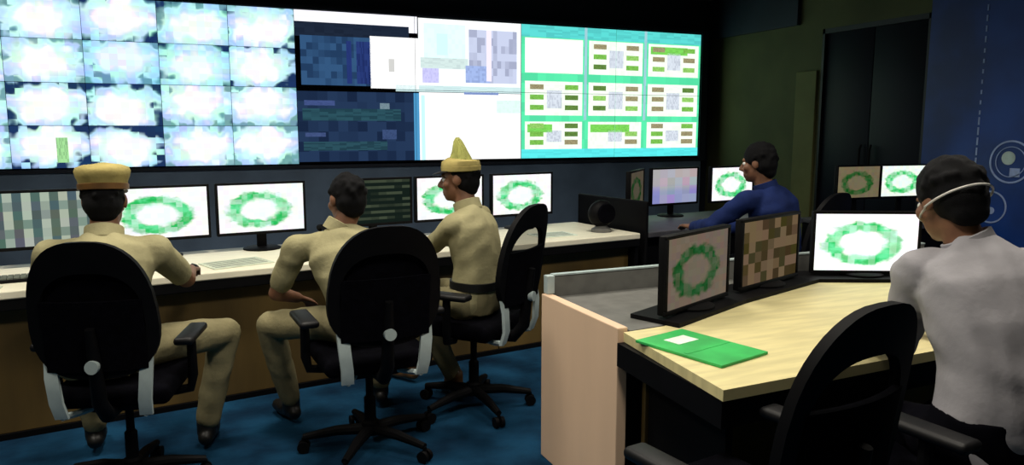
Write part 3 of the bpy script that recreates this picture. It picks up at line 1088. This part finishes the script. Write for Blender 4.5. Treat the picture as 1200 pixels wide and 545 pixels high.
def person(label, J, shirt, trouser, shoe, hair='short', cap=None, sleeve='short', k=1.0, seed=1):
    """J: joints in world space. Body one continuous skin; clothes, hair and cap are parts"""
    J = {a: (Vector(v) if isinstance(v, (tuple, list)) else v) for a, v in J.items()}
    base = V(J['pel'].x, J['pel'].y, 0)
    t = tag(empty('person', base), label, 'person')
    pel, mid, neck, hc = J['pel'], J['mid'], J['neck'], J['head']
    rs = (J['shR'] - J['shL']).normalized()
    rp = (J['hipR'] - J['hipL']).normalized()
    HM = head_mat(hc, J['haz'], J['hpitch'], J.get('hroll', 0))

    def hp(x, y, z):
        return HM @ V(x, y, z)
    hr = HM.to_3x3()
    # --- body
    b = MB()
    torso(b, pel, mid, neck, rp, rs, 0.90 * k)
    b.cone(neck - V(0, 0, .03), hp(0, -0.02, -0.055), 0.058, 0.055)
    b.sphere(hp(0, -0.012, 0.028), (0.074, 0.094, 0.086), hr, 20, 14)
    b.sphere(hp(0, 0.022, -0.045), (0.060, 0.066, 0.072), hr, 18, 12)
    b.sphere(hp(0, 0.055, -0.092), (0.028, 0.025, 0.02), hr)
    b.cone(hp(0, 0.085, 0.012), hp(0, 0.108, -0.028), 0.008, 0.013)
    b.sphere(hp(0.010, 0.098, -0.034), 0.009)
    b.sphere(hp(-0.010, 0.098, -0.034), 0.009)
    b.cone(hp(-0.03, 0.079, 0.028), hp(0.03, 0.079, 0.028), 0.011, 0.011)
    b.cone(hp(-0.02, 0.080, -0.062), hp(0.02, 0.080, -0.062), 0.008, 0.008)
    b.cone(hp(-0.017, 0.079, -0.074), hp(0.017, 0.079, -0.074), 0.008, 0.008)
    for s in (-1, 1):
        b.sphere(hp(s * 0.076, -0.005, 0.0), (0.010, 0.022, 0.032), hr)
        b.sphere(hp(s * 0.045, 0.055, -0.02), (0.022, 0.024, 0.026), hr)
    for s, q in (('L', -1), ('R', 1)):
        sh, el, wr = J['sh' + s], J['el' + s], J['wr' + s]
        b.cone(neck * 0.5 + sh * 0.5 + V(0, 0, -0.04), sh, 0.045, 0.045)
        b.cone(sh, el, 0.050 * k, 0.040 * k)
        b.cone(el, wr, 0.041 * k, 0.027)
        d = J.get('hd' + s)
        d = Vector(d) if d else (wr - el)
        hand(b, wr + d.normalized() * 0.01, d, Vector(J.get('hn' + s, (0, 0, 1))), -q, J.get('curl', 0.5))
        hi, kn, an = J['hip' + s], J['kn' + s], J['an' + s]
        b.cone(hi, kn, 0.075, 0.052)
        b.cone(kn, kn * 0.6 + an * 0.4, 0.050, 0.050)
        b.cone(kn * 0.6 + an * 0.4, an, 0.050, 0.035)
        td = Vector(J['toe' + s]).normalized()
        b.cone(an + V(0, 0, -0.03), an + td * 0.14 + V(0, 0, -0.055), 0.034, 0.024)
    bo = link('body', remesh(b, 0.0075, 3, 'body'), 'skin', t)
    # --- shirt
    b = MB()
    torso(b, pel, mid, neck, rp, rs, 1.0 * k, -0.1, 1.03)
    for s in 'LR':
        sh, el, wr = J['sh' + s], J['el' + s], J['wr' + s]
        b.cone(neck * 0.55 + sh * 0.45 + V(0, 0, -0.035), sh, 0.072 * k, 0.068 * k)
        if sleeve == 'short':
            e = sh.lerp(el, 0.76)
            b.cone(sh, e, 0.066 * k, 0.055 * k)
        else:
            b.cone(sh, el, 0.066 * k, 0.056 * k)
            b.cone(el, el.lerp(wr, 0.9), 0.056 * k, 0.042 * k)
    so = link('shirt', remesh(b, 0.010, 4, 'shirt', 0.0042, seed), shirt, t)
    # collar
    up = (hp(0, -0.02, -0.055) - neck).normalized()
    b = MB()
    fwd = Vector((math.sin(R(J['haz'])), math.cos(R(J['haz'])), 0))
    c0 = neck + up * 0.005
    sd = up.cross(fwd).normalized()
    f2 = sd.cross(up)
    rings = []
    for (r, h) in ((0.076, -0.02), (0.073, 0.035), (0.066, 0.038), (0.066, -0.02)):
        rings.append([c0 + up * h + (sd * math.cos(a) + f2 * math.sin(a)) * r for a in [2 * math.pi * i / 24 for i in range(24)]])
    vs = [[b.bm.verts.new(p) for p in r] for r in rings]
    for q in range(4):
        for i in range(24):
            b.bm.faces.new((vs[q][i], vs[q][(i + 1) % 24], vs[(q + 1) % 4][(i + 1) % 24], vs[(q + 1) % 4][i]))
    b.build('collar', shirt, so, 60)
    # --- trousers
    b = MB()
    torso(b, pel, mid, neck, rp, rs, 1.02 * k, -0.1, 0.21)
    for s in 'LR':
        hi, kn, an = J['hip' + s], J['kn' + s], J['an' + s]
        b.sphere(hi, 0.105 * k)
        b.cone(hi, kn, 0.094 * k, 0.070 * k)
        b.cone(kn, kn.lerp(an, 0.45), 0.069 * k, 0.066 * k)
        b.cone(kn.lerp(an, 0.45), kn.lerp(an, 0.92), 0.066 * k, 0.058 * k)
    link('trousers', remesh(b, 0.010, 4, 'trousers', 0.0035, seed + 5), trouser, t)
    # belt
    b = MB()
    rings = []
    for (tt, kk) in ((0.155, 1.03), (0.155, 1.075), (0.235, 1.075), (0.235, 1.03)):
        c = pel * (1 - tt) ** 2 + mid * 2 * tt * (1 - tt) + neck * tt * tt
        tg = ((mid - pel) * (1 - tt) + (neck - mid) * tt).normalized()
        r = (rp - tg * rp.dot(tg)).normalized()
        f = tg.cross(r)
        rings.append([c + r * (.166 * k * kk * math.copysign(abs(math.cos(a)) ** 0.8, math.cos(a))) + f * (.126 * k * kk * math.copysign(abs(math.sin(a)) ** 0.8, math.sin(a))) for a in [2 * math.pi * i / 32 for i in range(32)]])
    if shirt == 'khaki':
        b.loft(rings).build('belt', 'leather', t, 40)
    else:
        b.bm.free()
    # --- shoes
    for s in 'LR':
        an = J['an' + s]
        td = Vector(J['toe' + s]).normalized()
        b = MB()
        b.cone(an + V(0, 0, 0.02), an + V(0, 0, -0.035), 0.046, 0.046)
        b.cone(an - td * 0.035 + V(0, 0, -0.05), an + td * 0.08 + V(0, 0, -0.052), 0.036, 0.040)
        b.cone(an + td * 0.08 + V(0, 0, -0.052), an + td * 0.16 + V(0, 0, -0.06), 0.042, 0.032)
        link('shoe', remesh(b, 0.008, 3, 'shoe'), shoe, t)
    # --- eyes
    for s in (-1, 1):
        e = MB().sphere(hp(s * 0.031, 0.072, 0.006), 0.0125, None, 12, 8).build('eye', 'eyewhite', bo, 0)
        MB().sphere(hp(s * 0.031, 0.081, 0.006), 0.0055, None, 10, 6).build('iris', 'black', bo, 0)
    # --- hair
    b = MB()
    rnd = random.Random(seed)
    if hair == 'short':
        b.sphere(hp(0, -0.020, 0.042), (0.081, 0.098, 0.088), hr, 20, 14)
        b.sphere(hp(0, -0.045, -0.005), (0.077, 0.070, 0.072), hr, 18, 12)
        b.sphere(hp(0, -0.060, -0.045), (0.058, 0.042, 0.045), hr, 16, 10)
        nb_, rr = 60, 0.016
    elif hair == 'full':
        b.sphere(hp(0, -0.018, 0.045), (0.086, 0.102, 0.094), hr, 20, 14)
        b.sphere(hp(0, -0.050, 0.000), (0.084, 0.074, 0.082), hr, 18, 12)
        b.sphere(hp(0, -0.070, -0.050), (0.064, 0.044, 0.045), hr, 16, 10)
        nb_, rr = 120, 0.017
    else:   # under a cap
        b.sphere(hp(0, -0.022, 0.030), (0.079, 0.092, 0.070), hr, 20, 14)
        b.sphere(hp(0, -0.045, -0.010), (0.076, 0.068, 0.070), hr, 18, 12)
        b.sphere(hp(0, -0.060, -0.048), (0.058, 0.040, 0.040), hr, 16, 10)
        nb_, rr = 30, 0.013
    for i in range(nb_):
        a = rnd.uniform(0, 2 * math.pi)
        e = rnd.uniform(-0.3, 1.4) if hair != 'cap' else rnd.uniform(-0.9, 0.2)
        x, y, z = math.cos(e) * math.cos(a), math.cos(e) * math.sin(a), math.sin(e)
        if y > 0.35 and z < 0.55:
            continue
        kx = 1.0 if hair != 'full' else 1.06
        b.sphere(hp(x * 0.076 * kx, -0.022 + y * 0.092 * kx, 0.035 + z * 0.085 * kx), rr * rnd.uniform(0.7, 1.15), None, 8, 6)
    link('hair', remesh(b, 0.007, 2, 'hair', 0.0015, seed), 'hair', t)
    # --- caps
    if cap:
        prof = [(0.086, 0.046), (0.091, 0.05), (0.094, 0.075), (0.090, 0.10), (0.06, 0.112), (0.02, 0.115)] if cap == 'crest' else [(0.086, 0.052), (0.090, 0.058), (0.092, 0.085), (0.100, 0.105), (0.104, 0.125), (0.098, 0.142), (0.070, 0.152), (0.02, 0.155)]
        rings = []
        for (r, h) in prof:
            rings.append([hp(r * math.cos(a), -0.014 + 1.12 * r * math.sin(a), h + (0.008 if h > 0.1 else 0) * math.sin(a)) for a in [2 * math.pi * i / 32 for i in range(32)]])
        co = MB().loft(rings).build('cap', 'capcloth', t, 60)
        bd = MB()
        rings = []
        for (r, h) in ((0.0885, 0.048), (0.0945, 0.05), (0.0955, 0.072), (0.0905, 0.075)):
            rings.append([hp(r * math.cos(a), -0.014 + 1.12 * r * math.sin(a), h) for a in [2 * math.pi * i / 32 for i in range(32)]])
        bd.loft(rings).build('cap_band', 'brownleather' if cap == 'peaked' else 'capcloth', co, 60)
        pk = MB()
        outer, inner = [], []
        for i in range(13):
            a = R(25 + 130 * i / 12)
            inner.append(hp(0.088 * math.cos(a), -0.014 + 0.099 * math.sin(a), 0.055))
            ext = 0.055 * math.sin(math.pi * i / 12) ** 0.6
            outer.append(hp((0.088 + ext * 0.5) * math.cos(a), -0.014 + (0.099 + ext) * math.sin(a), 0.055 - 0.35 * ext))
        dn = hr @ V(0, 0, -0.004)
        a1 = [pk.bm.verts.new(p) for p in inner]
        a2 = [pk.bm.verts.new(p) for p in outer]
        a3 = [pk.bm.verts.new(p + dn) for p in outer]
        a4 = [pk.bm.verts.new(p + dn) for p in inner]
        for i in range(12):
            for (p, q) in ((a1, a2), (a2, a3), (a3, a4), (a4, a1)):
                pk.bm.faces.new((p[i], p[i + 1], q[i + 1], q[i]))
        pk.bm.faces.new((a1[0], a2[0], a3[0], a4[0]))
        pk.bm.faces.new((a1[12], a4[12], a3[12], a2[12]))
        pk.build('cap_peak', 'leather', co, 60)
        if cap == 'crest':
            # pleated peak standing up from the cap
            cr = MB()
            rings = []
            for (r, h, yo) in ((0.062, 0.09, 0.0), (0.050, 0.12, 0.0), (0.038, 0.15, 0.002), (0.029, 0.18, 0.006), (0.021, 0.205, 0.010), (0.008, 0.225, 0.012)):
                rings.append([hp(r * (1 + 0.16 * (i % 2)) * math.cos(a), yo - 0.014 + r * (1 + 0.16 * (i % 2)) * math.sin(a), h) for i, a in enumerate([2 * math.pi * q / 28 for q in range(28)])])
            cr.loft(rings)
            cr.build('cap_crest', 'greenplume', co, 30)['label'] = 'yellow-green pleated crest'
    # parts were made in world space: hang them under the root without moving them
    inv = Matrix.Translation(-base)
    for ch in t.children:
        ch.data.transform(inv)
        for g in ch.children:
            g.data.transform(inv)
    return t, hp, inv


# man in the mustard cap, left
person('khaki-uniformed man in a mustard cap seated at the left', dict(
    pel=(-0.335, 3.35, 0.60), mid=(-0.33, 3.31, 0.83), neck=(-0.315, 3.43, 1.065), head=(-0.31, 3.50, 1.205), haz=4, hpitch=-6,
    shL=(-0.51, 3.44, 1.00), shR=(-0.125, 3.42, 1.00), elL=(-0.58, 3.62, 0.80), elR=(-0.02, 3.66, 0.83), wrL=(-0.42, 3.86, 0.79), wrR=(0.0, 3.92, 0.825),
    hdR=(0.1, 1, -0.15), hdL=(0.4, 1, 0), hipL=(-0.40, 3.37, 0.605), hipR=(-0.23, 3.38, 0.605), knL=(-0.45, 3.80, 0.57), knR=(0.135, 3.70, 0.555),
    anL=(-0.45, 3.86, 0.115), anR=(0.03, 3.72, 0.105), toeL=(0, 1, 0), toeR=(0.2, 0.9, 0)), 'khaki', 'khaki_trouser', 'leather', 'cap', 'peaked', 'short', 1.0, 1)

# bareheaded man in khaki
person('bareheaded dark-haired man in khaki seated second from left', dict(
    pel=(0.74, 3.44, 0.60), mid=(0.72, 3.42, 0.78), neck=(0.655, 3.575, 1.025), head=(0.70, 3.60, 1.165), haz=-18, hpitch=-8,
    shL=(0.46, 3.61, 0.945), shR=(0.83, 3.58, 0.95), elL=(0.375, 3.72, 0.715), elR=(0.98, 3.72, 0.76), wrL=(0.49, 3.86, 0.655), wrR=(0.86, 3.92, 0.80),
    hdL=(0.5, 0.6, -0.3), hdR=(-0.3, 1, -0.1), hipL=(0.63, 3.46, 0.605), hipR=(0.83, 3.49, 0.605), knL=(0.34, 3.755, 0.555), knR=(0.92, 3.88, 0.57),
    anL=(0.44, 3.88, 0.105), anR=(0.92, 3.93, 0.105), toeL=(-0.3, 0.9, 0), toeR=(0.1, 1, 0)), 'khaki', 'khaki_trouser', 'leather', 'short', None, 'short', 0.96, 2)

# man with the crested cap, turned to the left
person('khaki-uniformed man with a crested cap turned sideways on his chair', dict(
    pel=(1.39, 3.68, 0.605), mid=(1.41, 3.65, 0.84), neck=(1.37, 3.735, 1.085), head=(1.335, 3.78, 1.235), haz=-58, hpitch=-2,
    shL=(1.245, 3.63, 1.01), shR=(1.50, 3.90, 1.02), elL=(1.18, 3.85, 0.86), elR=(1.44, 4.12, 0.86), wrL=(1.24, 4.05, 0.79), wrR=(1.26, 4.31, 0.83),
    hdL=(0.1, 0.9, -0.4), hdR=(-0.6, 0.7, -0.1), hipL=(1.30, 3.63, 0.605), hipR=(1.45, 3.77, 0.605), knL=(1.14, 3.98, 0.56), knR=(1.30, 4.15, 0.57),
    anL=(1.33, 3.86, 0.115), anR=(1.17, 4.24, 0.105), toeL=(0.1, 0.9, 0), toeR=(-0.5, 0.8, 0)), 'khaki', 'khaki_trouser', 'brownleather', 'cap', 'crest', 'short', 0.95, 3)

# man in white, right foreground
t4, hp4, inv4 = person('man in a white shirt with a head strap seated at right foreground', dict(
    pel=(2.09, 1.335, 0.60), mid=(2.07, 1.27, 0.88), neck=(2.165, 1.50, 1.145), head=(2.145, 1.575, 1.28), haz=12, hpitch=-20,
    shL=(2.015, 1.565, 1.07), shR=(2.335, 1.42, 1.075), elL=(2.055, 1.635, 0.835), elR=(2.47, 1.53, 0.84), wrL=(2.16, 1.86, 0.80), wrR=(2.44, 1.80, 0.80),
    hdL=(0.5, 0.8, -0.05), hdR=(0.0, 1, -0.05), hipL=(2.01, 1.39, 0.605), hipR=(2.19, 1.31, 0.605), knL=(2.19, 1.80, 0.495), knR=(2.38, 1.71, 0.495),
    anL=(2.22, 1.88, 0.105), anR=(2.42, 1.79, 0.105), toeL=(0.4, 0.9, 0), toeR=(0.4, 0.9, 0)), 'whiteshirt', 'darktrouser', 'leather', 'full', None, 'long', 1.02, 4)
sb = MB()
pts = []
for i in range(41):
    a = 2 * math.pi * i / 40
    y = math.sin(a)
    pts.append(hp4(0.094 * math.cos(a) * (1.0 if y < 0.2 else 0.90), -0.030 + (0.120 if y > 0 else 0.108) * y, -0.012 - 0.030 * y))
sb.tube(pts, 0.0035, 6)
so = sb.build('head_strap', 'strap', t4)
so.data.transform(inv4)
so['label'] = 'thin white strap around the head'

# man in navy, back right
person('dark-haired man in a navy shirt seated at the far console', dict(
    pel=(3.44, 3.66, 0.60), mid=(3.44, 3.62, 0.86), neck=(3.36, 3.70, 1.13), head=(3.32, 3.745, 1.285), haz=-35, hpitch=-4,
    shL=(3.16, 3.66, 1.06), shR=(3.52, 3.76, 1.07), elL=(3.02, 3.80, 0.90), elR=(3.56, 3.98, 0.86), wrL=(3.07, 4.05, 0.86), wrR=(3.40, 4.18, 0.82),
    hdL=(0.1, 1, 0), hdR=(-0.2, 1, 0), hipL=(3.34, 3.67, 0.605), hipR=(3.53, 3.72, 0.605), knL=(3.20, 4.08, 0.57), knR=(3.42, 4.15, 0.57),
    anL=(3.20, 4.14, 0.105), anR=(3.40, 4.22, 0.105), toeL=(-0.2, 1, 0), toeR=(-0.2, 1, 0)), 'blueshirt', 'darktrouser', 'leather', 'full', None, 'long', 1.0, 5)


# ------------------------------------------------------------------ small things on the desks
def keyboard(loc, az, label, mat='keycap'):
    t = tag(empty('keyboard', loc, az), label, 'keyboard', 'keyboards on the desks')
    MB().box((-0.22, -0.07, 0.0), (0.22, 0.07, 0.016), 0.005).build('key_tray', 'black', t)
    kk = MB()
    for r in range(5):
        for c in range(15):
            x = -0.205 + c * 0.0275
            y = -0.058 + r * 0.0235
            kk.box((x, y, 0.016), (x + 0.024, y + 0.020, 0.023))
    o = kk.build('keys', mat, t, None)
    o['kind'] = 'stuff'
    return t


def mouse(loc, az, label):
    t = tag(empty('computer_mouse', loc, az), label, 'mouse', 'mice on the desks')
    b = MB()
    b.sphere((0, 0, 0.008), (0.03, 0.055, 0.026))
    bmesh.ops.bisect_plane(b.bm, geom=list(b.bm.verts) + list(b.bm.edges) + list(b.bm.faces), plane_co=(0, 0, 0), plane_no=(0, 0, -1), clear_outer=True)
    b.build('shell', 'black', t)
    MB().tube([(0, 0.025, 0.028), (0, 0.04, 0.026)], 0.006, 8).build('wheel', 'keycap', t)


keyboard(fd(-0.88, 0.28, 0.751), fa, 'keyboard at the far left of the front desk')
keyboard(fd(-0.38, 0.26, 0.751), fa, 'keyboard in front of the man in the mustard cap')
keyboard(fd(1.05, 0.28, 0.751), fa, 'keyboard beyond the bareheaded man in khaki')
mouse(fd(0.03, 0.12, 0.751), fa, 'black mouse beside the capped man\'s right hand')


def sheet(loc, az, w, d, label, mat, cat='paper', h=0.004):
    t = tag(empty('paper_sheet', loc, az), label, cat, 'papers on the front desk')
    MB().box((-w / 2, -d / 2, 0), (w / 2, d / 2, h)).build('page', mat, t, None)
    ln = MB()
    for i in range(5):
        ln.box((-w / 2 + 0.02, d / 2 - 0.04 - i * d * 0.17, h), (w / 2 - 0.02, d / 2 - 0.025 - i * d * 0.17, h + 0.0006))
    ln.build('printed_lines', 'keycap', t, None)


sheet(fd(0.27, 0.22, 0.751), fa - 12, 0.34, 0.24, 'pale printed sheet to the right of the black mouse', 'paper')
sheet(fd(-0.98, 0.09, 0.751), fa + 6, 0.30, 0.13, 'pale printed sheet at the left edge of the front desk', 'paper')
sheet(fd(2.45, 0.26, 0.751), fa + 4, 0.30, 0.21, 'pale sheet below the ring map monitor right of the crested cap', 'whitecard')

# green folder on the nearest console
gf = tag(empty('green_folder', (1.575, 2.04, 0.751), -14), 'green folder with a white label on the tan worktop', 'folder')
MB().box((-0.125, -0.185, 0), (0.125, 0.185, 0.010), 0.002).build('cover', 'greencard', gf, None)
MB().box((-0.05, 0.05, 0.010), (0.055, 0.12, 0.0115)).build('label_sticker', 'whitecard', gf, None)
MB().box((-0.115, -0.04, 0.010), (0.115, -0.025, 0.0112)).build('label_line', 'greencard', gf, None)
gf.location = (1.60, 2.05, 0.751)

# desk telephones
def phone(loc, az, label, sc=1.0):
    t = tag(empty('desk_telephone', loc, az), label, 'telephone', 'desk telephones')
    t.scale = (sc,) * 3
    b = MB()
    b.loft([[(-.10, -.10, 0), (.10, -.10, 0), (.10, .10, 0), (-.10, .10, 0)], [(-.10, -.10, .025), (.10, -.10, .025), (.095, .09, .10), (-.095, .09, .10)]])
    b.build('base', 'black', t, 20)
    MB().tube([(-0.07, -0.09, 0.07), (-0.07, -0.07, 0.085), (-0.07, 0.06, 0.135), (-0.07, 0.09, 0.125)], [0.022, 0.017, 0.017, 0.024], 10).build('handset', 'black', t)
    for r in range(4):
        for c in range(3):
            y = -0.07 + r * 0.03
            z = 0.025 + (y + 0.10) * 0.39
            MB().box((-0.02 + c * 0.035, y, z), (0.005 + c * 0.035, y + 0.02, z + 0.012)).build('key', 'keycap', t, None)
    MB().box((-0.02, 0.055, 0.08), (0.08, 0.085, 0.098)).build('display', 'greydeck', t, None)


phone(fd(0.95, 0.50, 0.751), fa - 20, 'black desk telephone behind the bareheaded man')

# rounded black desk fan-like speaker near the divider
sp = tag(empty('desk_speaker', fd(2.86, 0.22, 0.751), fa + 4), 'rounded black speaker on a grey base near the divider', 'speaker')
MB().lathe([(0.075, 0.0), (0.075, 0.02), (0.05, 0.035), (0.035, 0.05)], 24).build('base', 'greydeck', sp)
MB().sphere((0, 0, 0.135), (0.11, 0.075, 0.10), None, 24, 16).build('body', 'black', sp, 0)
MB().lathe([(0.07, -0.078), (0.075, -0.062), (0.05, -0.05)], 24, (0, 0, 0.14), 'Y').build('grille', 'blackfab', sp)

bpy.context.view_layer.update()
